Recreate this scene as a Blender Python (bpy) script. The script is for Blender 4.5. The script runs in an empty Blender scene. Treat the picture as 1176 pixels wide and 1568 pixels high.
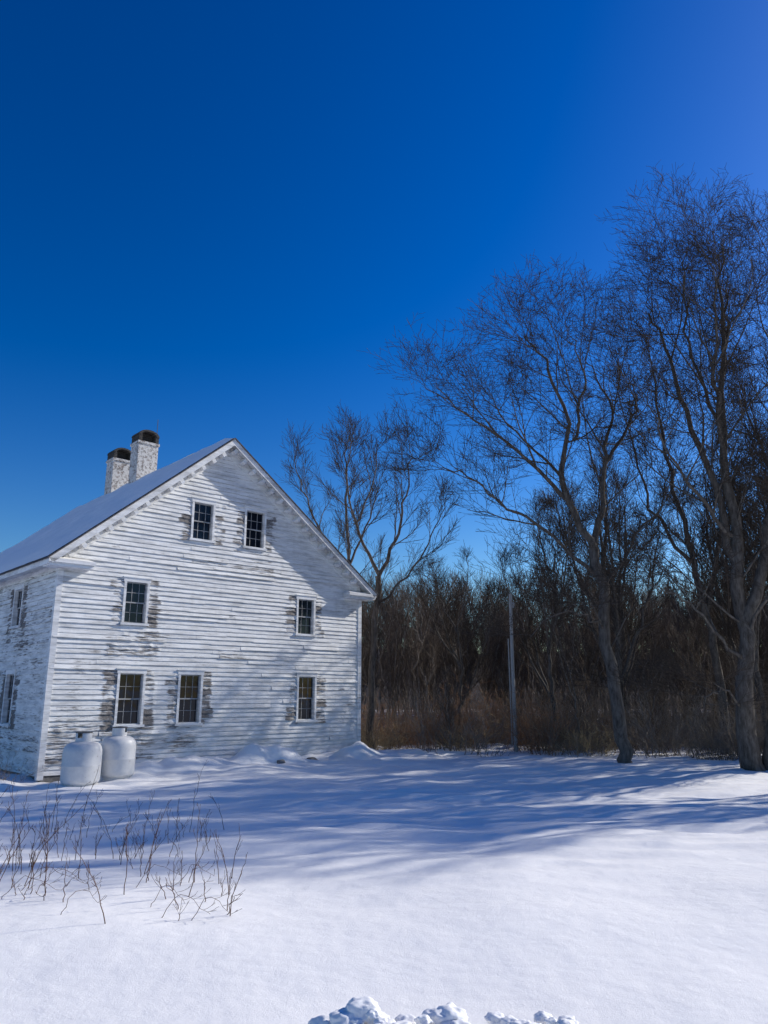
import bpy, math, random, bmesh
import numpy as np
from mathutils import Vector, noise
rnd = random.Random(7)
scene = bpy.context.scene
R = math.radians

# ------------------------------------------------------------------ helpers
def link(ob, parent=None):
    scene.collection.objects.link(ob)
    if parent: ob.parent = parent
    return ob

def empty(name, loc=(0,0,0), rotz=0):
    e = bpy.data.objects.new(name, None); e.location = loc; e.rotation_euler = (0,0,rotz)
    e.empty_display_size = .3
    return link(e)

class MB:
    def __init__(s): s.v=[]; s.f=[]; s.a=[]
    def poly(s, pts, att=None):
        i=len(s.v); s.v+= [tuple(p) for p in pts]; s.f.append(tuple(range(i,i+len(pts))))
        s.a += att if att else [0.3]*len(pts)
    def hexa(s, P, att=.3):
        i=len(s.v); s.v += [tuple(p) for p in P]; s.a += [att]*8
        for q in ((0,3,2,1),(4,5,6,7),(0,1,5,4),(1,2,6,5),(2,3,7,6),(3,0,4,7)):
            s.f.append(tuple(i+k for k in q))
    def box(s,x0,x1,y0,y1,z0,z1,att=.3):
        s.hexa([(x0,y0,z0),(x1,y0,z0),(x1,y1,z0),(x0,y1,z0),(x0,y0,z1),(x1,y0,z1),(x1,y1,z1),(x0,y1,z1)],att)
    def lathe(s, prof, cx=0, cy=0, n=32):
        i=len(s.v)
        for r,z in prof:
            for k in range(n):
                a=2*math.pi*k/n; s.v.append((cx+r*math.cos(a),cy+r*math.sin(a),z)); s.a.append(.3)
        for j in range(len(prof)-1):
            for k in range(n):
                k2=(k+1)%n
                s.f.append((i+j*n+k,i+j*n+k2,i+(j+1)*n+k2,i+(j+1)*n+k))
    def make(s, name, mat, parent=None, smooth=False):
        me=bpy.data.meshes.new(name); me.from_pydata(s.v,[],s.f)
        at=me.attributes.new('wear','FLOAT','POINT'); at.data.foreach_set('value',s.a)
        if smooth: me.polygons.foreach_set('use_smooth',[True]*len(me.polygons))
        me.materials.append(mat); me.update()
        return link(bpy.data.objects.new(name,me),parent)

class Tubes:
    """collects branch polylines and builds them all at once; 3-sided ones (twigs) get the 2nd material"""
    def __init__(s): s.g={}
    def add(s, pts, rad, sides):
        s.g.setdefault((len(pts),sides),[]).append((pts,rad))
    def mesh(s, name, mat, mat2=None):
        V=[];F=[];MI=[];off=0
        for (n,k),lst in s.g.items():
            P=np.array([a for a,_ in lst],dtype=np.float64); Rr=np.array([b for _,b in lst])
            T=np.gradient(P,axis=1); T/= np.linalg.norm(T,axis=2,keepdims=True)+1e-9
            D=P[:,-1]-P[:,0]; ref=np.zeros_like(D); ref[np.arange(len(D)),np.argmin(np.abs(D),axis=1)]=1
            ref=np.repeat(ref[:,None,:],n,axis=1)
            n1=np.cross(T,ref); n1/=np.linalg.norm(n1,axis=2,keepdims=True)+1e-9
            n2=np.cross(T,n1)
            a=np.arange(k)*2*math.pi/k
            ring=P[:,:,None,:]+Rr[:,:,None,None]*(np.cos(a)[None,None,:,None]*n1[:,:,None,:]+np.sin(a)[None,None,:,None]*n2[:,:,None,:])
            V.append(ring.reshape(-1,3))
            m=len(lst)
            b=(np.arange(m)*n*k)[:,None,None]; j=(np.arange(n-1)*k)[None,:,None]; q=np.arange(k)[None,None,:]; q2=(q+1)%k
            f=np.stack([b+j+q,b+j+q2,b+j+k+q2,b+j+k+q],axis=-1).reshape(-1,4)+off
            F.append(f); off+=m*n*k; MI.append(np.full(len(f),1 if (k==3 and mat2) else 0))
        V=np.concatenate(V);F=np.concatenate(F);MI=np.concatenate(MI)
        me=bpy.data.meshes.new(name)
        me.vertices.add(len(V)); me.vertices.foreach_set('co',V.ravel())
        me.loops.add(F.size); me.loops.foreach_set('vertex_index',F.ravel().astype(np.int32))
        me.polygons.add(len(F)); me.polygons.foreach_set('loop_start',(np.arange(len(F))*4).astype(np.int32))
        me.polygons.foreach_set('use_smooth',[True]*len(F))
        me.materials.append(mat)
        if mat2: me.materials.append(mat2); me.polygons.foreach_set('material_index',MI.astype(np.int32))
        me.update(calc_edges=True)
        return me

# ------------------------------------------------------------------ materials
def mat(name, rough=.8, spec=.2):
    m=bpy.data.materials.new(name); m.use_nodes=True
    nt=m.node_tree; b=nt.nodes['Principled BSDF']; b.inputs['Roughness'].default_value=rough
    b.inputs['Specular IOR Level'].default_value=spec
    return m,nt,b
def N(nt,t,**k):
    n=nt.nodes.new(t)
    for a,v in k.items(): setattr(n,a,v)
    return n
def noise_tex(nt, scale, detail=4, rough=.6, vec=None, mapscale=None):
    tc=N(nt,'ShaderNodeTexCoord'); out=tc.outputs['Object']
    if mapscale:
        mp=N(nt,'ShaderNodeMapping'); mp.inputs['Scale'].default_value=mapscale
        nt.links.new(out,mp.inputs[0]); out=mp.outputs[0]
    n=N(nt,'ShaderNodeTexNoise'); n.inputs['Scale'].default_value=scale; n.inputs['Detail'].default_value=detail; n.inputs['Roughness'].default_value=rough
    nt.links.new(out,n.inputs['Vector']); return n.outputs['Fac']
def ramp(nt, fac, stops):
    r=N(nt,'ShaderNodeValToRGB'); e=r.color_ramp.elements
    while len(e)<len(stops): e.new(.5)
    for i,(p,c) in enumerate(stops):
        e[i].position=p; e[i].color=(*c,1) if len(c)==3 else c
    nt.links.new(fac,r.inputs[0]); return r.outputs[0]
def mixc(nt, fac, a, b, mode='MIX'):
    m=N(nt,'ShaderNodeMix',data_type='RGBA',blend_type=mode)
    for s,v in ((0,fac),(6,a),(7,b)):
        if hasattr(v,'is_linked'): nt.links.new(v,m.inputs[s])
        else: m.inputs[s].default_value = v if s==0 else (*v,1)
    return m.outputs[2]
def math_(nt,op,a,b=None,c=None,clamp=False):
    m=N(nt,'ShaderNodeMath',operation=op); m.use_clamp=clamp
    for i,v in enumerate((a,b,c)):
        if v is None: continue
        if hasattr(v,'is_linked'): nt.links.new(v,m.inputs[i])
        else: m.inputs[i].default_value=v
    return m.outputs[0]
def bump(nt,b,h,strength,dist):
    bn=N(nt,'ShaderNodeBump'); bn.inputs['Strength'].default_value=strength; bn.inputs['Distance'].default_value=dist
    nt.links.new(h,bn.inputs['Height']); nt.links.new(bn.outputs[0],b.inputs['Normal'])

def snow_mat():
    m,nt,b=mat('snow',.65,.25)
    h=math_(nt,'ADD',math_(nt,'MULTIPLY',noise_tex(nt,3,3),1.0),math_(nt,'MULTIPLY',noise_tex(nt,60,5,.75),.12))
    bump(nt,b,h,.35,.04)
    b.inputs['Base Color'].default_value=(.86,.86,.86,1)
    return m
M_snow=snow_mat()

def ground_mat():
    m,nt,b=mat('snow_ground',.6,.25)
    h=math_(nt,'ADD',math_(nt,'MULTIPLY',noise_tex(nt,1.6,3),1.0),math_(nt,'MULTIPLY',noise_tex(nt,45,6,.8),.14))
    bump(nt,b,h,.5,.07)
    tc=N(nt,'ShaderNodeTexCoord'); sp=N(nt,'ShaderNodeSeparateXYZ'); nt.links.new(tc.outputs['Object'],sp.inputs[0])
    d=math_(nt,'SUBTRACT',sp.outputs[1],31.0); d=math_(nt,'MULTIPLY',d,.22,clamp=True)
    n=noise_tex(nt,.5,5,.7)
    f=math_(nt,'MULTIPLY',d,math_(nt,'MULTIPLY',math_(nt,'SUBTRACT',n,.36),9.0,clamp=True))
    c=mixc(nt,f,(.88,.872,.86),(.12,.09,.065)); nt.links.new(c,b.inputs['Base Color'])
    return m
M_ground=ground_mat()

def paint_mat(name, thr=.0, c0=(.48,.48,.475), c1=(.82,.82,.81)):
    m,nt,b=mat(name,.8,.12)
    at=N(nt,'ShaderNodeAttribute',attribute_name='wear')  # peeling wear, plus the shade painted onto the side walls
    n1=noise_tex(nt,1.0,6,.7,mapscale=(2.2,2.2,26)); n2=noise_tex(nt,.8,5,.65); n3=noise_tex(nt,22,4,.7)
    s=math_(nt,'ADD',math_(nt,'MULTIPLY',n1,1.0),math_(nt,'MULTIPLY',n2,.45))
    s=math_(nt,'ADD',s,math_(nt,'MULTIPLY',at.outputs['Fac'],.45))
    s=math_(nt,'SUBTRACT',s,1.045+thr)
    f=math_(nt,'MULTIPLY',s,8.0,clamp=True)
    wood=ramp(nt,n3,[(.3,(.10,.09,.085)),(.7,(.27,.25,.235))])
    st=noise_tex(nt,1.0,6,.7,mapscale=(1.1,1.1,7.1))
    paint=ramp(nt,st,[(.32,c0),(.58,c1)])
    c=mixc(nt,f,paint,wood)
    g=noise_tex(nt,1.0,5,.7,mapscale=(5,5,.5)); g=math_(nt,'MULTIPLY',math_(nt,'SUBTRACT',g,.54),3.0,clamp=True)
    c=mixc(nt,math_(nt,'MULTIPLY',g,.3),c,(.28,.27,.25)); nt.links.new(c,b.inputs['Base Color'])
    bump(nt,b,math_(nt,'SUBTRACT',math_(nt,'MULTIPLY',n3,.3),f),.5,.003)
    return m
M_paint=paint_mat('peeling_white_paint'); M_trim=paint_mat('trim_paint',.03)
M_sash=paint_mat('sash_paint',.0,(.18,.18,.18),(.42,.42,.42))

m,nt,b=mat('window_glass',.05,.28); b.inputs['Base Color'].default_value=(.008,.011,.018,1)
bump(nt,b,noise_tex(nt,2.2,2),.10,.05); M_glass=m
m,nt,b=mat('roof_shingle',.9); nt.links.new(ramp(nt,noise_tex(nt,14,4),[(.3,(.05,.05,.055)),(.7,(.13,.12,.12))]),b.inputs['Base Color']); M_shingle=m
m,nt,b=mat('granite_foundation',.85); nt.links.new(ramp(nt,noise_tex(nt,6,6),[(.3,(.07,.07,.07)),(.7,(.25,.24,.23))]),b.inputs['Base Color']); M_stone=m
def chimney_mat(name,white):
    m,nt,b=mat(name,.9)
    tc=N(nt,'ShaderNodeTexCoord'); mp=N(nt,'ShaderNodeMapping'); mp.inputs['Rotation'].default_value=(R(90),0,0); nt.links.new(tc.outputs['Object'],mp.inputs[0])
    br=N(nt,'ShaderNodeTexBrick'); br.inputs['Scale'].default_value=1
    br.inputs['Brick Width'].default_value=.21; br.inputs['Row Height'].default_value=.075; br.inputs['Mortar Size'].default_value=.008
    nt.links.new(mp.outputs[0],br.inputs['Vector'])
    if white:
        br.inputs['Color1'].default_value=(.22,.17,.15,1); br.inputs['Color2'].default_value=(.12,.10,.09,1); br.inputs['Mortar'].default_value=(.3,.29,.27,1)
    else:
        br.inputs['Color1'].default_value=(.055,.05,.045,1); br.inputs['Color2'].default_value=(.035,.033,.03,1); br.inputs['Mortar'].default_value=(.09,.087,.083,1)
    c=br.outputs['Color']
    if white:
        f=math_(nt,'MULTIPLY',math_(nt,'SUBTRACT',noise_tex(nt,9,6,.75),.41),9,clamp=True)
        c=mixc(nt,f,c,(.56,.55,.53))
    nt.links.new(c,b.inputs['Base Color']); bump(nt,b,br.outputs['Fac'],-.8,.012)
    return m
M_chim=chimney_mat('whitewashed_brick',True); M_chimtop=chimney_mat('dark_brick',False)
m,nt,b=mat('tank_paint',.45,.35); nt.links.new(ramp(nt,noise_tex(nt,9,6,.75),[(.28,(.25,.2,.17)),(.37,(.6,.6,.6)),(.8,(.72,.72,.71))]),b.inputs['Base Color']); M_tank=m
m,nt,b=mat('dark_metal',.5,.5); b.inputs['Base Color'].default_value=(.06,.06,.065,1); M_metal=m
def bark(name,c0,c1,sc=6):
    m,nt,b=mat(name,.85,.15)
    nt.links.new(ramp(nt,noise_tex(nt,1,5,.7,mapscale=(sc*2,sc*2,sc*.5)),[(.3,c0),(.7,c1)]),b.inputs['Base Color'])
    return m
M_bark=bark('bark',(.04,.032,.027),(.17,.15,.13)); M_twig=bark('twig_bark',(.03,.023,.018),(.09,.07,.055))
M_bark2=bark('forest_bark',(.08,.07,.06),(.30,.265,.23)); M_ftwig=bark('forest_twig',(.05,.038,.03),(.16,.125,.10))
M_brush=bark('brush_stems',(.13,.07,.04),(.38,.22,.13),2); M_brown=bark('brown_stems',(.11,.085,.06),(.32,.25,.18),2); M_weed=bark('weed_stems',(.07,.035,.022),(.18,.10,.06),3)
M_straw=bark('straw',(.22,.17,.09),(.5,.38,.22),2)
m,nt,b=mat('pole_wood',.8); nt.links.new(ramp(nt,noise_tex(nt,1,5,.7,mapscale=(20,20,2)),[(.3,(.22,.22,.21)),(.7,(.42,.41,.4))]),b.inputs['Base Color']); M_pole=m
m,nt,b=mat('dark_backdrop',.95,.0)
nt.links.new(ramp(nt,noise_tex(nt,1,6,.8,mapscale=(2.5,.6,.35)),[(.3,(.025,.023,.023)),(.75,(.12,.105,.095))]),b.inputs['Base Color']); M_backdrop=m  # dark tone stands in for the darkness deep in the woods

# ------------------------------------------------------------------ ground
PHI=math.atan2(.674,.738); HO=(-9.1,20.9)
def tolocal(x,y):
    dx,dy=x-HO[0],y-HO[1]; c,s=math.cos(PHI),math.sin(PHI)
    return dx*c+dy*s, -dx*s+dy*c
def toworld(lx,ly):
    c,s=math.cos(PHI),math.sin(PHI); return HO[0]+lx*c-ly*s, HO[1]+lx*s+ly*c
def sm(a,b,x):
    t=min(1,max(0,(x-a)/(b-a))); return t*t*(3-2*t)
def height(x,y):
    z=.5*(1-sm(5,19,y))
    z+= .13*noise.noise(Vector((x*.16,y*.22,1.3)))+.08*noise.noise(Vector((x*.45,y*.6,4)))
    if y>40: z+= (y-40)*.02*min(1,(y-40)/30)
    lx,ly=tolocal(x,y)
    if -6<lx<18 and -8<ly<3:
        z+= .14*math.exp(-(min(ly,0))**2/1.5)*sm(.5,2.5,lx)*(1-sm(11.2,12.5,lx))
        def bp(cx,cy,sx,sy,h): return h*math.exp(-((lx-cx)/sx)**2-((ly-cy)/sy)**2)
        z+= bp(3.6,-1.5,1.3,.7,.42)+bp(6.0,-1.0,.75,.4,.55)+bp(7.1,-1.2,.5,.35,.48)+bp(10.3,-.9,.7,.45,.46)+bp(1.9,-1.7,.8,.7,.18)+bp(5.3,-2.6,1.6,.5,.18)
        z+= .16*noise.noise(Vector((x*2.1,y*2.1,9)))*math.exp(-(ly+1.2)**2/1.6)
        z-= bp(-.3,-.4,.6,.6,.12)+bp(8.6,-.5,.6,.4,.2)
    z+= (.06*noise.noise(Vector((x*.7+y*.3,y*2.2,7)))+.03*noise.noise(Vector((x*1.6+y*.5,y*4.2,17))))*sm(5,11,y)
    return z
def axis(lo,hi,st,far):
    a=list(np.arange(lo,hi+1e-6,st)); s=st; v=hi
    while v<far: s*=1.22; v+=s; a.append(v)
    s=st; v=lo; b=[]
    while v>-far: s*=1.22; v-=s; b.append(v)
    return b[::-1]+a
xs=axis(-15,17,.13,500); ys=axis(2.5,33,.10,500)
V=[(x,y,height(x,y)) for y in ys for x in xs]
nx=len(xs); F=[(j*nx+i,j*nx+i+1,(j+1)*nx+i+1,(j+1)*nx+i) for j in range(len(ys)-1) for i in range(nx-1)]
me=bpy.data.meshes.new('snowy_ground'); me.from_pydata(V,[],F); me.polygons.foreach_set('use_smooth',[True]*len(F)); me.materials.append(M_ground)
link(bpy.data.objects.new('snowy_ground',me))

V=[];F=[]; n=90
for j in range(14):
    for i in range(n):
        x=-90+i*3.2; y=72+j*6
        t=math.sin(math.pi*min(1,j/13))
        V.append((x,y,-.5+ t*(8.5+2.5*noise.noise(Vector((x*.03,y*.03,2)))+1.2*noise.noise(Vector((x*.4,y*.3,5))))))
for j in range(13):
    for i in range(n-1): F.append((j*n+i,j*n+i+1,(j+1)*n+i+1,(j+1)*n+i))
me=bpy.data.meshes.new('backdrop_hill'); me.from_pydata(V,[],F); me.materials.append(M_backdrop); link(bpy.data.objects.new('backdrop_hill',me))  # added hill: dark backdrop that hides sky gaps and thickens the forest's darkness

# ------------------------------------------------------------------ house
W=11.1; DEP=14.0; EV=6.02; RZ=10.35; RX=5.15
SD=[RX,W-RX]; TAs=[(RZ-EV)/a for a in SD]; ALs=[math.atan(t) for t in TAs]; SLs=[SD[i]/math.cos(ALs[i]) for i in (0,1)]
house=empty('farmhouse',(HO[0],HO[1],0),PHI)
FW=[(2.35,.86,1.2,2.78),(4.25,.84,1.2,2.78),(8.68,.84,1.2,2.78),(2.3,.80,4.1,5.45),(8.57,.82,4.1,5.45),(4.36,.84,6.9,8.24),(6.34,.86,6.9,8.28)]
LW=[(3.1,.85,1.2,2.78),(3.2,.85,4.08,5.35),(7,.85,1.2,2.78),(7.2,.85,4.08,5.35),(11,.85,1.2,2.78),(11,.85,4.08,5.35)]
def wear_shade_f(wins,u,z,front=True):
    w=.27; e=.06*noise.noise(Vector((u*3,z*3,8)))
    for c,wd,a,b_ in wins:
        du=abs(u-c)
        if a-.05<z<b_+.02 and wd/2-.05<du<wd/2+.36+e*2: w=max(w,.76+.6*noise.noise(Vector((u*1.5,z*6,3+c))))
        if a-.9<z<a and du<.8: w=max(w,.42)
    if front: w+= .42*math.exp(-((u-1.2)/1.9)**2-((z-1.0)/1.1)**2)+.25*math.exp(-((u-3)/1.6)**2-((z-3.4)/.7)**2)
    else: w+=.25  # side wall's shade put into the colour as extra wear
    return w+.28*noise.noise(Vector((u*.5,z*.7,3)))
def boards(name,wins,length,fmap,gable,mtl,seed):
    r=random.Random(seed); mb=MB(); ex=.14
    for i in range(int((RZ if gable else EV-.25)/ex)+1):
        z0=i*ex; z1=z0+ex+.012
        def lim(z):
            if not gable or z<EV: return 0,length
            return (z-EV)/TAs[0],length-(z-EV)/TAs[1]
        zc=z0+ex/2
        l0,h0=lim(z0)
        if h0-l0<.1: break
        cuts=[(c-w/2,c+w/2) for c,w,a,b_ in wins if a<zc<b_]
        segs=[];cur=l0
        for a,b_ in sorted(cuts): segs.append((cur,a)); cur=b_
        segs.append((cur,h0))
        for a,b_ in segs:
            u=a
            while u<b_-1e-4:
                e=min(b_,u+r.uniform(1.2,4.0))
                if b_-e<.4: e=b_
                ob=.024+r.random()*.016; dz0=r.uniform(-.012,.009); tilt=r.uniform(-.010,.010)
                if r.random()<.10: ob+=.018
                pw=r.gauss(0,.10)
                k=max(1,int((e-u)/.12)); pts=[]
                for q in range(k+1):
                    uu=u+(e-u)*q/k
                    ww=wear_shade_f(wins,uu,zc,gable)
                    hi=ww>.62
                    o=ob+(r.uniform(-.004,.018) if hi else r.uniform(-.0015,.0015))
                    zz=z0+dz0+tilt*q/k+ (r.uniform(-.02,.016) if hi else r.uniform(-.003,.003))
                    lt,ht=lim(z1)
                    pts.append((uu,min(max(uu,lt),ht),o,zz,ww+pw))
                for q in range(k):
                    A,B=pts[q],pts[q+1]
                    mb.poly([fmap(A[0],A[2],A[3]),fmap(B[0],B[2],B[3]),fmap(B[1],.004,z1),fmap(A[1],.004,z1)],[A[4]+.14,B[4]+.14,B[4],A[4]])
                    mb.poly([fmap(A[0],-.01,A[3]),fmap(B[0],-.01,B[3]),fmap(B[0],B[2],B[3]),fmap(A[0],A[2],A[3])],[.9]*4)
                u=e
    return mb.make(name,mtl,house)
boards('gable_clapboards',FW,W,lambda u,o,z:(u,-o,z),True,M_paint,1)
boards('side_clapboards',LW,DEP,lambda u,o,z:(-o,u,z),False,M_paint,2)
boards('right_clapboards',[],DEP,lambda u,o,z:(W+o,u,z),False,M_paint,3)
boards('back_clapboards',[],W,lambda u,o,z:(u,DEP+o,z),True,M_paint,4)

def window(idx,win,side):
    c,w,z0,z1=win
    tr=MB(); gl=MB(); sa=MB()
    def bx(mb,u0,u1,o0,o1,a,b_,att=.35):
        if side=='f': mb.box(u0,u1,-o1,-o0,a,b_,att)
        else: mb.box(-o1,-o0,u0,u1,a,b_,att)
    a0,a1=c-w/2,c+w/2; cs=.075
    bx(tr,a0-.0,a0+cs,-.12,.048,z0+.05,z1-.09,.5); bx(tr,a1-cs,a1,-.12,.048,z0+.05,z1-.09,.5)
    bx(tr,a0-.02,a1+.02,-.12,.052,z1-.09,z1+.03,.45); bx(tr,a0-.04,a1+.04,-.12,.085,z0-.02,z0+.05,.5)
    bx(tr,a0-.05,a1+.05,.0,.075,z1+.03,z1+.055,.4)
    i0,i1=a0+cs,a1-cs; b0,b1=z0+.05,z1-.09; mid=(b0+b1)/2
    for k,(s0,s1,off) in enumerate(((mid-.02,b1,-.045),(b0,mid+.02,-.085))):
        fr=.036
        bx(sa,i0,i0+fr,off-.03,off,s0,s1,.4); bx(sa,i1-fr,i1,off-.03,off,s0,s1,.4)
        bx(sa,i0+fr,i1-fr,off-.03,off,s0,s0+fr,.4); bx(sa,i0+fr,i1-fr,off-.03,off,s1-fr,s1,.4)
        for q in (1,2):
            uu=i0+(i1-i0)*q/3; bx(sa,uu-.007,uu+.007,off-.026,off-.005,s0+fr,s1-fr,.5)
        zz=(s0+s1)/2; bx(sa,i0+fr,i1-fr,off-.027,off-.007,zz-.007,zz+.007,.5)
        bx(gl,i0+.01,i1-.01,off-.022,off-.018,s0+.01,s1-.01)
    tr.make('window_frame_%d'%idx,M_trim,house); gl.make('window_glass_%d'%idx,M_glass,house); sa.make('window_sash_%d'%idx,M_sash,house)
for i,wn in enumerate(FW): window(i+1,wn,'f')
for i,wn in enumerate(LW): window(i+20,wn,'l')

trim=MB()
def sbox(mb,side,s0,s1,y0,y1,n0,n1,mitre=False,att=.3):
    ca,sa=math.cos(ALs[side]),math.sin(ALs[side]); SL=SLs[side]; TA=TAs[side]
    def P(s,y,n):
        x=s*ca-n*sa; z=EV+s*sa+n*ca
        return (x if side==0 else W-x,y,z)
    e0=SL+n0*TA if mitre else s1; e1=SL+n1*TA if mitre else s1
    mb.hexa([P(s0,y0,n0),P(e0,y0,n0),P(e0,y1,n0),P(s0,y1,n0),P(s0,y0,n1),P(e1,y0,n1),P(e1,y1,n1),P(s0,y1,n1)],att)
shing=MB()
for sd in (0,1):
    sbox(trim,sd,.1,0,-.05,-.004,-.30,-.01,True)
    sbox(trim,sd,.1,0,-.075,-.052,-.10,-.012,True)
    sbox(trim,sd,-.5,0,-.40,14.2,.0,.06,True)
    sbox(trim,sd,-.52,0,-.43,-.402,-.10,.07,True)
    sbox(shing,sd,-.56,0,-.47,14.25,.072,.105,True)
    s=.45
    while s<SLs[sd]-.25:
        sbox(trim,sd,s,s+.13,-.36,-.078,-.24,-.003,att=.35); s+=.47
ch=.34
for x0,x1 in ((-.045,.12),(W-.12,W+.045)):
    trim.box(x0,x1,-.045,-.004,-.1,5.2+ch,.55)
trim.box(-.045,-.004,-.002,.12,-.1,5.2+ch,.55); trim.box(W+.004,W+.045,-.002,.12,-.1,5.2+ch,.55)
trim.box(-.04,-.003,.14,DEP-.02,5.20+ch,5.60+ch,.4)
trim.box(-.40,-.045,.16,DEP,5.33+ch,5.36+ch,.4); trim.box(-.445,-.405,-.38,DEP+.1,5.24+ch,5.42+ch,.45)
trim.box(W+.405,W+.445,-.38,DEP+.1,5.24+ch,5.42+ch,.35); trim.box(W+.05,W+.4,.16,DEP,5.33+ch,5.36+ch)
for x0,x1 in ((-.40,.82),(W-.82,W+.40)):
    trim.box(x0,x1,-.38,.14,5.205+ch,5.30+ch,.35); trim.box(x0-.04,x1+.04,-.43,.14,5.302+ch,5.40+ch,.3)
    trim.hexa([(x0-.03,-.42,5.402+ch),(x1+.03,-.42,5.402+ch),(x1+.03,-.0,5.402+ch),(x0-.03,-.0,5.402+ch),(x0+.1,-.06,5.52+ch),(x1-.1,-.06,5.52+ch),(x1-.1,0,5.52+ch),(x0+.1,0,5.52+ch)])
trim.make('trim_and_cornice',M_trim,house); shing.make('roof',M_shingle,house)
for sd in (0,1):
    mb=MB(); nS=26;nY=50; ca,sa=math.cos(ALs[sd]),math.sin(ALs[sd])
    for i in range(nS+1):
        for j in range(nY+1):
            t=i/nS; edge=min(1,t*8+.15,(1-abs(2*j/nY-1))*12+.15)
            th=.105+(.11+.05*noise.noise(Vector((i*.4,j*.3,sd*5))))*edge
            y=-.36+14.55*j/nY+ (.05*noise.noise(Vector((i*.8,0,3))) if j==0 else 0)
            s=-.5+(SLs[sd]+th*TAs[sd]+.5)*t
            x=s*ca-th*sa; mb.v.append((x if sd==0 else W-x,y,EV+s*sa+th*ca)); mb.a.append(0)
    for i in range(nS):
        for j in range(nY): mb.f.append((i*(nY+1)+j,(i+1)*(nY+1)+j,(i+1)*(nY+1)+j+1,i*(nY+1)+j+1))
    mb.make('roof_snow_%d'%sd,M_snow,house,True)
mb=MB(); mb.box(.03,W-.03,.01,DEP-.03,-.8,.0)
for k in range(12): mb.box(.02+k*.92,.9+k*.92,-.012,.0,-.6,-.02+rnd.uniform(-.03,.0))
mb.make('foundation',M_stone,house)
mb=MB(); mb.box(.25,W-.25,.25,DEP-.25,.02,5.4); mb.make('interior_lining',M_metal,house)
mb=MB(); mb.box(-7,-.5,15,20,0,5.0,.4); mb.make('ell_walls',M_paint,house)
mb=MB(); mb.hexa([(-7.4,14.6,5.0),(.0,14.6,5.0),(.0,20.4,5.0),(-7.4,20.4,5.0),(-7.2,17.4,8.3),(-.1,17.4,8.3),(-.1,17.6,8.3),(-7.2,17.6,8.3)]); mb.make('ell_roof_snow',M_snow,house)
for k,(cy,top,cx) in enumerate(((7.35,12.8,5.48),(10.1,12.72,5.6))):
    sh=MB(); tp=MB(); a=.43; bq=.36
    sh.box(cx-a,cx+a,cy-bq,cy+bq,9.4,top-.62)
    sh.box(cx-a-.04,cx+a+.04,cy-bq-.04,cy+bq+.04,top-.618,top-.52)
    tp.box(cx-a,cx-a+.14,cy-bq,cy+bq,top-.518,top-.25); tp.box(cx+a-.14,cx+a,cy-bq,cy+bq,top-.518,top-.25)
    nseg=10
    for q in range(nseg):
        t0=math.pi*q/nseg; t1=math.pi*(q+1)/nseg
        def pt(t,r,y): return (cx+math.cos(t)*r*a*1.05,y,top-.248+math.sin(t)*r*.26)
        y0,y1=cy-bq-.02,cy+bq+.02
        tp.hexa([pt(t0,.72,y0),pt(t1,.72,y0),pt(t1,.72,y1),pt(t0,.72,y1),pt(t0,1,y0),pt(t1,1,y0),pt(t1,1,y1),pt(t0,1,y1)])
    tp.box(cx-a+.15,cx+a-.15,cy-.02,cy+.02,top-.515,top-.10)
    sh.make('chimney_shaft_%d'%(k+1),M_chim,house); tp.make('chimney_hood_%d'%(k+1),M_chimtop,house)
mb=MB(); mb.box(W/2+.3,W/2+.32,7.1,7.12,12.4,13.4); mb.make('chimney_antenna',M_metal,house)  # thin rod for the antenna at the chimney

# ------------------------------------------------------------------ propane tanks
def tank(name,x,y,r,hgt,rot):
    e=empty(name,(x,y,height(x,y)-.08),rot)
    mb=MB(); h=hgt
    prof=[(r*.80,0),(r*.80,.09),(r*.9,.1),(r*.985,.16),(r,.24),(r,.5),(r*1.006,.505),(r*1.006,.53),(r,.535),(r,h-.27),(r*.985,h-.2),(r*.93,h-.12),(r*.82,h-.06),(r*.62,h-.015),(r*.4,h),(.001,h+.005)]
    mb.lathe(prof,n=40); mb.make('body',M_tank,e,True)
    mb=MB(); n=28; rr=r*.42
    for k in range(n):
        zt=.09 if k in (3,4,5,17,18,19) else .2
        a0=2*math.pi*k/n; a1=2*math.pi*(k+1)/n
        q=[(rr*s*math.cos(a),rr*s*math.sin(a)) for s,a in ((1,a0),(1,a1),(.94,a1),(.94,a0))]
        mb.hexa([(*p,h-.03) for p in q]+[(*p,h+zt) for p in q])
    mb.make('valve_collar',M_tank,e)
    mb=MB(); mb.lathe([(.03,h),(.03,h+.1),(.055,h+.11),(.055,h+.14),(.001,h+.145)],n=12); mb.box(.03,.16,-.012,.012,h+.05,h+.075); mb.lathe([(rr*1.03,h+.2),(rr*1.03,h+.225),(.001,h+.24)],n=28)
    mb.make('valve_and_lid',M_metal,e)
tank('propane_tank',-7.45,19.5,.46,1.08,.4); tank('propane_tank',-6.86,20.35,.44,1.08,2.0)

def rock(lx,ly,s,seed):
    x,y=toworld(lx,ly); mb=MB(); bm=bmesh.new(); bmesh.ops.create_icosphere(bm,subdivisions=3,radius=1)
    for v in bm.verts:
        d=1+.3*noise.noise(v.co*1.4+Vector((seed,0,0)))+.1*noise.noise(v.co*4+Vector((seed,0,0)))
        mb.v.append((v.co.x*s*d*1.4,v.co.y*s*d,v.co.z*s*d*.7)); mb.a.append(0)
    for f in bm.faces: mb.f.append(tuple(v.index for v in f.verts))
    bm.free(); o=mb.make('field_stone',M_stone); o.location=(x,y,height(x,y)+s*.1)
rock(6.6,-1.6,.10,3); rock(8.7,-.35,.14,15)

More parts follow.
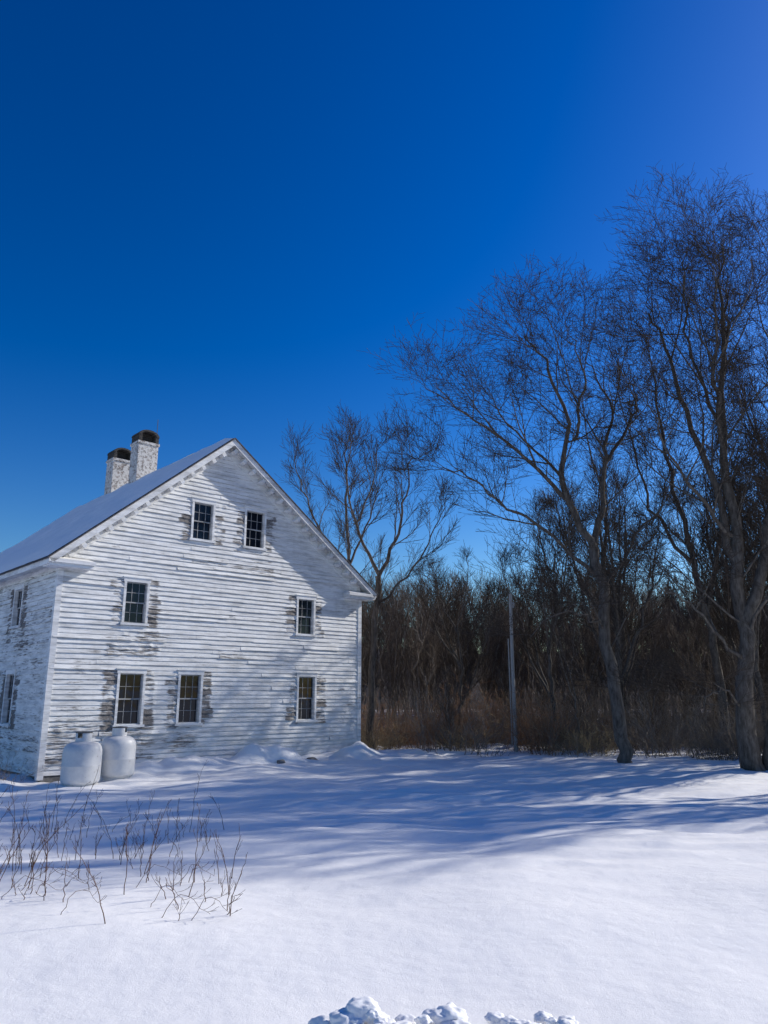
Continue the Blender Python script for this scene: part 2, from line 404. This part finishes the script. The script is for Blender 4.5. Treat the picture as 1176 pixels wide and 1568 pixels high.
# ------------------------------------------------------------------ trees
def unit(v):
    l=math.sqrt(v[0]**2+v[1]**2+v[2]**2)+1e-9; return (v[0]/l,v[1]/l,v[2]/l)
def side_dir(d,ang,r):
    q=unit((r.gauss(0,1),r.gauss(0,1),r.gauss(0,1)))
    dt=q[0]*d[0]+q[1]*d[1]+q[2]*d[2]; q=unit((q[0]-dt*d[0],q[1]-dt*d[1],q[2]-dt*d[2]))
    c,s=math.cos(ang),math.sin(ang); return (d[0]*c+q[0]*s,d[1]*c+q[1]*s,d[2]*c+q[2]*s)
def grow(T,p,d,L,r0,lvl,cfg,r):
    n=cfg['segs'][lvl]; pts=[p]; st=L/n; trop=cfg['trop'][lvl]; wd=cfg['wander']*(1 if lvl==0 else .8)
    for i in range(n):
        d=unit((d[0]+r.gauss(0,wd),d[1]+r.gauss(0,wd),d[2]+r.gauss(0,wd)*.8+trop))
        p=(p[0]+d[0]*st,p[1]+d[1]*st,p[2]+d[2]*st); pts.append(p)
    re=max(cfg['rmin'],r0*.3); rad=[r0+(re-r0)*i/n for i in range(n+1)]
    T.add(pts,rad,cfg['sides'][lvl])
    if lvl+1<len(cfg['segs']): kids(T,pts,rad,lvl+1,cfg,r,L,cfg['kids'][lvl+1],.15)
def kids(T,pts,rad,lvl,cfg,r,L,nk,t0):
    n=len(pts)-1
    for k in range(nk):
        t=t0+(1-t0)*(k+r.random())/nk; f=min(t*n,n-1e-3); i=int(f); w=f-i
        p=tuple(pts[i][j]*(1-w)+pts[i+1][j]*w for j in range(3)); d=unit(tuple(pts[i+1][j]-pts[i][j] for j in range(3)))
        rr=rad[i]*(1-w)+rad[i+1]*w
        nd=side_dir(d,R(r.uniform(*cfg['ang'])),r)
        if nd[2]<-.1: nd=(nd[0],nd[1],nd[2]*.1+.1)
        l=cfg['len'][lvl]*r.uniform(.5,1.35)*(1-(.6 if lvl==0 else .5)*t)
        grow(T,p,unit(nd),l,max(cfg['rmin'],min(rr*.6,l*.011+.002)),lvl,cfg,r)
def catmull(P,m):
    P=[P[0]]+list(P)+[P[-1]]; out=[]
    for i in range(1,len(P)-2):
        for k in range(m):
            t=k/m; out.append(tuple(.5*((2*P[i][j])+(-P[i-1][j]+P[i+1][j])*t+(2*P[i-1][j]-5*P[i][j]+4*P[i+1][j]-P[i+2][j])*t*t+(-P[i-1][j]+3*P[i][j]-3*P[i+1][j]+P[i+2][j])*t**3) for j in range(3)))
    out.append(tuple(P[-2])); return out
def limb(T,P,r0,r1,cfg,r,t0=.3,dens=1.6,lw=.05):
    pts=catmull(P,5); n=len(pts)-1
    pts=[pts[0]]+[tuple(c+r.gauss(0,lw) for c in p) for p in pts[1:]]
    rad=[r0+(r1-r0)*(i/n)**.8 for i in range(n+1)]
    T.add(pts,rad,9 if r0>.09 else 6)
    L=sum(math.dist(pts[i],pts[i+1]) for i in range(n))
    kids(T,pts,rad,0,cfg,r,L,max(3,int(L*(1-t0)*dens)),t0)
BIG=dict(segs=[7,5,4,3],sides=[5,3,3,3],len=[3.7,2.0,1.0,.45],kids=[0,8,6,3],trop=[.06,.04,.03,.02],wander=.12,ang=(28,62),rmin=.0045)

def tree(name,base,limbs,cfg,seed,mt=M_bark,dens=1.75):
    r=random.Random(seed); T=Tubes()
    for (P,r0,r1,t0) in limbs: limb(T,P,r0,r1,cfg,r,t0,dens)
    me=T.mesh(name,mt,M_twig); ob=bpy.data.objects.new(name,me); ob.location=base; return link(ob)
def rel(base,P): return [(x-base[0],y-base[1],z+2.1-base[2]) for x,y,z in P]

b0=(7.36,24,-.15)
LB=[([(7.36,24,-2.35),(7.33,24,-1.7),(7.07,24,.85),(6.81,24,4.6)],.25,.16,.5),
    ([(6.81,24,4.5),(5.8,23.8,6.7),(6.1,23.6,8.8),(5.3,23.2,10.8),(4.6,23,11.6)],.13,.015,.2),
    ([(6.81,24,4.6),(7.2,24.3,6.2),(7.6,24.6,8.2),(7.9,24.6,9.6),(7.2,24.9,11.6)],.13,.015,.2),
    ([(6.0,23.9,6.2),(4.6,23.2,7.4),(2.9,22.9,8.6),(1.6,22.6,9.6)],.085,.012,.15),
    ([(6.9,24,3.6),(5.4,23.6,4.9),(3.9,23,5.7),(2.6,22.6,6.6),(1.7,22.5,6.9)],.075,.012,.15),
    ([(7.5,24.5,7.6),(8.6,24.9,9.2),(9.0,25.2,10.4),(8.8,25.4,11.2)],.07,.012,.15),
    ([(6.9,24,3.0),(7.9,23.7,4.6),(9.0,23.4,6.2),(9.3,23.3,7.8)],.06,.012,.15),
    ([(7.0,24,2.0),(5.9,23,2.4),(4.9,22.4,2.2),(4.2,22,1.6)],.04,.008,.2),
    ([(5.85,23.8,6.9),(4.5,24.2,8.7),(3.4,24.4,10.0)],.06,.01,.15),
    ([(6.3,23.8,8.2),(6.6,23.2,9.8),(6.4,22.8,10.8),(6.0,22.5,11.6)],.06,.01,.1)]
tree('bare_tree',b0,[(rel(b0,P),a,c,t) for P,a,c,t in LB],BIG,11)
a0=(10.2,22,-.15)
LA=[([(10.3,22,-2.4),(10.22,22,-1.7),(10.25,22,.4),(10.5,22,3.8),(10.4,22,7.05),(10.5,21.7,10.5),(10.9,21.5,14.0)],.38,.015,.38),
    ([(10.5,22,3.4),(10.1,22.2,6.2),(9.4,22.3,9.2),(9.04,22.4,11.2),(8.6,22.5,12.4)],.14,.015,.25),
    ([(10.5,22,2.0),(11.4,21.8,4.6),(11.7,21.4,8),(12.0,21.2,11.5),(12.2,21,13.6)],.2,.015,.3),
    ([(10.7,22,-2.4),(11.0,21.9,-.5),(11.6,21.8,2.0),(12.6,21.7,6.0),(13.5,21.5,11.0),(14,21.2,13.6)],.27,.02,.4),
    ([(10.45,22,4.4),(9.3,21.6,5.7),(8.3,21.2,7.2),(7.9,21,8.7)],.08,.012,.15),
    ([(10.3,22,.9),(9.2,21.5,2.0),(8.2,21,2.7),(7.3,20.6,2.9)],.06,.01,.2),
    ([(10.3,22,-.6),(9.5,21.4,.1),(8.9,21,.0),(8.4,20.8,-.4)],.04,.008,.2),
    ([(10.4,22,6.4),(9.9,21,8.6),(9.9,20.5,11),(9.8,20.2,12.6)],.09,.012,.15),
    ([(10.5,21.8,9.4),(11.1,22.3,11.4),(11.4,22.6,13.0),(11.5,22.6,14)],.07,.01,.1),
    ([(10.4,22,8.0),(9.6,21.8,10.2),(9.5,21.6,12.4),(9.7,21.5,13.8)],.07,.01,.15),
    ([(10.4,22,1.6),(10.9,20.9,3.0),(11.2,20,4.2),(11.2,19.4,5.3)],.06,.01,.2)]
tree('bare_tree',a0,[(rel(a0,P),a,c,t) for P,a,c,t in LA],BIG,5,dens=1.95)
SMALL=dict(BIG); SMALL['len']=[2.4,1.2,.65]; SMALL['ang']=(20,46); SMALL['trop']=[.11,.08,.05]; SMALL['segs']=[6,5,4]; SMALL['kids']=[0,8,6]; SMALL['rmin']=.006
c0=(12.6,29,-.15)
LC=[([(12.6,29,-2.3),(12.6,29,1),(12.1,29,4.5),(11.6,29,8),(11.2,29,11.5),(11.0,29,14)],.2,.015,.35),
    ([(12.3,29,3),(13.3,29.2,6),(13.8,29.3,9.5),(14,29.3,13)],.12,.015,.2),
    ([(12.0,29,5),(10.6,29,7.2),(10,29,10),(9.6,29,12.4)],.09,.012,.15)]
tree('bare_tree',c0,[(rel(c0,P),a,c,t) for P,a,c,t in LC],SMALL,17)
d0=(-.55,31,-.1)
LD=[([(-.55,31,-2.3),(-.5,31,0),(-.2,31,4.8)],.16,.12,.5),
    ([(-.2,31,4.8),(-1.0,31,6.4),(-1.6,31.2,8.6),(-1.5,31.3,10.6)],.09,.012,.15),
    ([(-.2,31,4.8),(.6,30.8,6.6),(1.0,30.6,8.6),(1.1,30.5,10.4)],.09,.012,.15),
    ([(-.3,31,3.6),(1.0,30.6,4.8),(2.0,30.3,6.4),(2.5,30,7.6)],.06,.012,.2),
    ([(-1.2,31,7),(-.5,31.4,8.8),(-.3,31.5,10.8)],.05,.012,.15)]
tree('bare_tree',d0,[(rel(d0,P),a,c,t) for P,a,c,t in LD],SMALL,23,dens=2.2)
e0=(-1.6,36,-.1)
LE=[([(-1.6,36,-2.3),(-1.7,36,2),(-1.7,36,7),(-1.9,36,10.6),(-1.8,36,12.8)],.16,.012,.4),
    ([(-1.7,36,5),(-3.0,36,7.5),(-4.0,36,9.8),(-4.5,36,11.6)],.08,.012,.15),
    ([(-1.7,36,6),(-.7,36.2,8.5),(-.2,36.3,10.6)],.07,.012,.15)]
tree('bare_tree',e0,[(rel(e0,P),a,c,t) for P,a,c,t in LE],SMALL,29,dens=2.2)
def auto_tree(name,x,y,h,seed,cfg=BIG,rt=.2,mt=M_bark,dens=1.6):
    r=random.Random(seed); base=(x,y,height(x,y)-.1); L=[]
    lean=r.uniform(-.08,.08)
    tp=[(lean*h*t+r.gauss(0,.12)*t*3,r.gauss(0,.12)*t*3,h*t) for t in (0,.2,.4,.6,.8,1)]
    L.append((tp,rt,.015,.3))
    for k in range(6):
        t=r.uniform(.22,.65); i=int(t*5); s=tp[i]; a=r.uniform(0,6.28); o=r.uniform(.14,.24)*h
        rem=h*(1-i/5)*r.uniform(.75,.95)
        L.append(([s,(s[0]+math.cos(a)*o*.5,s[1]+math.sin(a)*o*.5,s[2]+rem*.35),(s[0]+math.cos(a)*o*.85,s[1]+math.sin(a)*o*.85,s[2]+rem*.7),(s[0]+math.cos(a)*o,s[1]+math.sin(a)*o,s[2]+rem)],rt*.45,.012,.15))
    return tree(name,base,L,cfg,seed+100,mt,dens)
MED=dict(SMALL); MED['len']=[3.2,1.6,.8]
src=[auto_tree('bare_tree',14.6,32,12,41,SMALL,.15,dens=1.9), auto_tree('bare_tree',17.5,25,16,42,MED,.26,dens=1.9)]
for k,(x,y,s,rz) in enumerate(((10.4,34,.95,2.5),(16.5,34,1.1,5),(13.4,27.5,.8,3.6),(17.5,30,1.0,.6),(6.6,30.2,.78,4.2),(3.2,33,.66,2))):
    o=bpy.data.objects.new('bare_tree',src[0].data); o.location=(x,y,height(x,y)-.1); o.scale=(s,)*3; o.rotation_euler=(0,0,rz); link(o)
for x,y,s,rz in ((15.2,26.5,.85,1.3),(22,29,1.0,3.3),(16,19.5,.9,4.4),(20.5,21,1.0,5.5),(9.0,29.6,.72,2.2)):
    o=bpy.data.objects.new('bare_tree',src[1].data); o.location=(x,y,height(x,y)-.1); o.scale=(s,)*3; o.rotation_euler=(0,0,rz); link(o)

FOR=dict(segs=[4,3],sides=[3,3],len=[2.0,.95],kids=[0,6],trop=[.2,.12],wander=.11,ang=(16,40),rmin=.008)
fm=[]
for k in range(7):
    r=random.Random(200+k); T=Tubes(); h=9
    tp=[(r.gauss(0,.2)*t*2,r.gauss(0,.2)*t*2,h*t) for t in (0,.2,.4,.6,.8,1)]
    limb(T,tp,.08,.012,FOR,r,.2,4.2)
    for q in range(3):
        i=r.randint(1,3); s=tp[i]; a=r.uniform(0,6.28); rem=h-s[2]
        limb(T,[s,(s[0]+math.cos(a)*.6,s[1]+math.sin(a)*.6,s[2]+rem*.4),(s[0]+math.cos(a)*1.1,s[1]+math.sin(a)*1.1,s[2]+rem*.9)],.045,.01,FOR,r,.2,3.6)
    fm.append(T.mesh('forest_tree_mesh_%d'%k,M_bark2,M_ftwig))
forest=empty('distant_forest')
r=random.Random(9); cnt=0
while cnt<420:
    front=cnt<35
    y=r.uniform(29,36) if front else r.uniform(38,72); x=r.uniform(-.12*y,.62*y+5)
    lx,ly=tolocal(x,y)
    if lx<13.5 : continue
    o=bpy.data.objects.new('tree_%d'%cnt,r.choice(fm)); s=r.uniform(.3,.58) if front else r.uniform(.65,1.08)*(.86+.24*sm(37,60,y))
    w=1.25 if front else 1
    o.location=(x,y,height(x,y)-.1); o.scale=(w*s*r.uniform(.8,1.2),w*s*r.uniform(.8,1.2),s); o.rotation_euler=(r.gauss(0,.08),r.gauss(0,.08),r.uniform(0,6.28))
    link(o,forest); cnt+=1

BR=dict(segs=[4,3],sides=[3,3],len=[.7,.35],kids=[0,3],trop=[.10,.05],wander=.2,ang=(20,55),rmin=.0035)
bm_=[]
for k in range(6):
    r=random.Random(300+k); T=Tubes()
    for q in range(22 if k else 32):
        a=r.uniform(0,6.28); rr=r.uniform(0,.9); h=r.uniform(.7,2.5)*(1 if k!=0 else .4); sp=r.uniform(.1,1.2)
        p=(math.cos(a)*rr,math.sin(a)*rr,0)
        limb(T,[p,(p[0]+math.cos(a)*sp*.3,p[1]+math.sin(a)*sp*.3,h*.45),(p[0]+math.cos(a)*sp,p[1]+math.sin(a)*sp,h)],.010,.004,BR,r,.2,3.4,.04)
    bm_.append(T.mesh('brush_mesh_%d'%k,(M_straw,M_brush,M_bark2,M_brown,M_brown,M_bark2)[k]))
brush=empty('brush_thicket'); r=random.Random(12); cnt=0
while cnt<340:
    y=r.uniform(24.5,39); x=r.uniform(-1,.62*y+2)
    lx,ly=tolocal(x,y)
    if lx<12.6: continue
    if y<29.5-.30*min(x,13)+2.2*noise.noise(Vector((x*.4,0,0))): continue
    if x>7.5 and y<32 and r.random()<.5: continue
    kk=r.choice((0,0,1,2,3,4,5)) if x<9 else r.choice((2,3,5,5,4))
    if noise.noise(Vector((x*.5,y*.5,20)))>.15 and x<9: kk=1
    o=bpy.data.objects.new('shrub_%d'%cnt,bm_[kk]); s=r.uniform(.4,1.1)*(1+.6*noise.noise(Vector((x*.6,y*.3,2)))); o.location=(x,y,height(x,y)-.05); o.scale=(s*1.15,s*1.15,s*r.uniform(.7,1.2)); o.rotation_euler=(0,0,r.uniform(0,6.28))
    link(o,brush); cnt+=1

up=empty('utility_pole',(4.95,29.6,0)); T=Tubes(); T.add([(0,0,-.3),(0,0,3.2),(0.02,0,5.9)],[.08,.072,.06],12)
link(bpy.data.objects.new('pole',T.mesh('pole',M_pole)),up)
mb=MB(); mb.box(-.02,.16,-.03,.03,5.4,5.48); mb.lathe([(.001,5.48),(.05,5.49),(.06,5.56),(.03,5.62),(.001,5.63)],.12,0,12); mb.lathe([(.065,5.9),(.05,5.95),(.001,5.96)],.02,0,12); mb.box(-.15,-.11,-.02,.02,.2,4.2); mb.make('conduit_and_insulator',M_pole,up)

# dry weeds foreground left
WD=dict(segs=[3,2],sides=[3,3],len=[.20,.07],kids=[0,2],trop=[.22,.12],wander=.07,ang=(15,38),rmin=.0015)
T=Tubes(); r=random.Random(31); q=0
cl=[(r.uniform(6.2,11.5),r.uniform(.2,.55)) for _ in range(24)]
while q<125:
    cy,ck=r.choice(cl); y=cy+r.gauss(0,.5); x=-cy*ck+r.gauss(0,.5)
    if x>-.18*y or y<5.9: continue
    q+=1
    h=r.uniform(.2,.95)*(1 if r.random()<.5 else .5)*(.75 if y<7.5 else 1); a=r.uniform(0,6.28); ln=abs(r.gauss(0,.35))*h
    z=height(x,y)-.03
    P=[(x,y,z),(x+math.cos(a)*ln*.3,y+math.sin(a)*ln*.3,z+h*.5),(x+math.cos(a)*ln,y+math.sin(a)*ln,z+h)]
    limb(T,P,.0044,.0017,WD,r,.35,7 if r.random()<.5 else 3,.005)
for q in range(9):
    y=r.uniform(6,7.5); x=-y*r.uniform(.22,.5); a=r.uniform(-.8,.8); l=r.uniform(.25,.5); z=height(x,y)
    limb(T,[(x,y,z-.02),(x+math.cos(a)*l*.4,y+math.sin(a)*l*.4,z+.16),(x+math.cos(a)*l,y+math.sin(a)*l,z+.02)],.0028,.0012,WD,r,.6,3,.008)
link(bpy.data.objects.new('dry_weeds',T.mesh('dry_weeds',M_weed)))
o=bpy.data.objects.new('dead_shrub',bm_[3]); o.location=(-9.75,20.4,height(-9.75,20.4)-.05); o.scale=(.5,.5,.3); link(o)

# snow clumps at bottom
mb=MB(); r=random.Random(77)
def clump(cx,cy,cz,s,seed):
    bm=bmesh.new(); bmesh.ops.create_icosphere(bm,subdivisions=4,radius=1)
    i=len(mb.v)
    for v in bm.verts:
        c=v.co; d=1+.38*noise.noise(c*1.3+Vector((seed,0,0)))+.16*noise.noise(c*3.5+Vector((0,seed,0)))+.06*noise.noise(c*9+Vector((0,0,seed)))
        mb.v.append((cx+c.x*s*d*1.35,cy+c.y*s*d,cz+c.z*s*d*.8)); mb.a.append(0)
    for f in bm.faces: mb.f.append(tuple(i+v.index for v in f.verts))
    bm.free()
g0=height(0,4.1)
for q in range(120):
    x=r.uniform(-.38,.46); y=r.uniform(3.8,4.25); s=r.uniform(.02,.075)
    top=(.12*math.exp(-((x+.06)/.21)**2)+.09*math.exp(-((x-.27)/.14)**2)+.05); clump(x,y,g0-.03+r.uniform(.1,1)*top,s,q*3.7)
for q in range(34):
    x=r.uniform(.55,.94); y=r.uniform(3.98,4.3); clump(x,y,height(x,y)+.05+r.uniform(-.01,.05),r.uniform(.02,.045),q*5.1+200)
mb.make('snow_clumps',M_snow,None,True)

# ------------------------------------------------------------------ light
AZ,EL=R(65),R(31)
sdir=Vector((math.sin(AZ)*math.cos(EL),math.cos(AZ)*math.cos(EL),math.sin(EL)))
sun=bpy.data.lights.new('sun','SUN'); sun.energy=5.0; sun.angle=R(.53); sun.color=(1,.95,.87)
so=bpy.data.objects.new('sun',sun); so.rotation_euler=sdir.to_track_quat('Z','Y').to_euler(); so.location=(30,20,30); link(so)
w=bpy.data.worlds.new('World'); scene.world=w; w.use_nodes=True; nt=w.node_tree; bg=nt.nodes['Background']
sky=nt.nodes.new('ShaderNodeTexSky'); sky.sky_type='NISHITA'; sky.sun_disc=False; sky.sun_elevation=EL; sky.sun_rotation=AZ
sky.air_density=1.25; sky.dust_density=.6; sky.ozone_density=4.0; sky.altitude=300
gm=nt.nodes.new('ShaderNodeGamma'); gm.inputs[1].default_value=1.45
hs=nt.nodes.new('ShaderNodeHueSaturation'); hs.inputs['Saturation'].default_value=1.24; hs.inputs['Hue'].default_value=.512
nt.links.new(sky.outputs[0],gm.inputs[0]); nt.links.new(gm.outputs[0],hs.inputs['Color']); nt.links.new(hs.outputs[0],bg.inputs[0]); bg.inputs[1].default_value=.058

cam=bpy.data.cameras.new('camera'); cam.sensor_fit='HORIZONTAL'; cam.sensor_width=36; cam.lens=36*1154/1176; cam.clip_end=2000
co=bpy.data.objects.new('camera',cam); co.location=(0,0,2.1); co.rotation_euler=(R(90+13.6),0,0); link(co); scene.camera=co
scene.view_settings.view_transform='Standard'
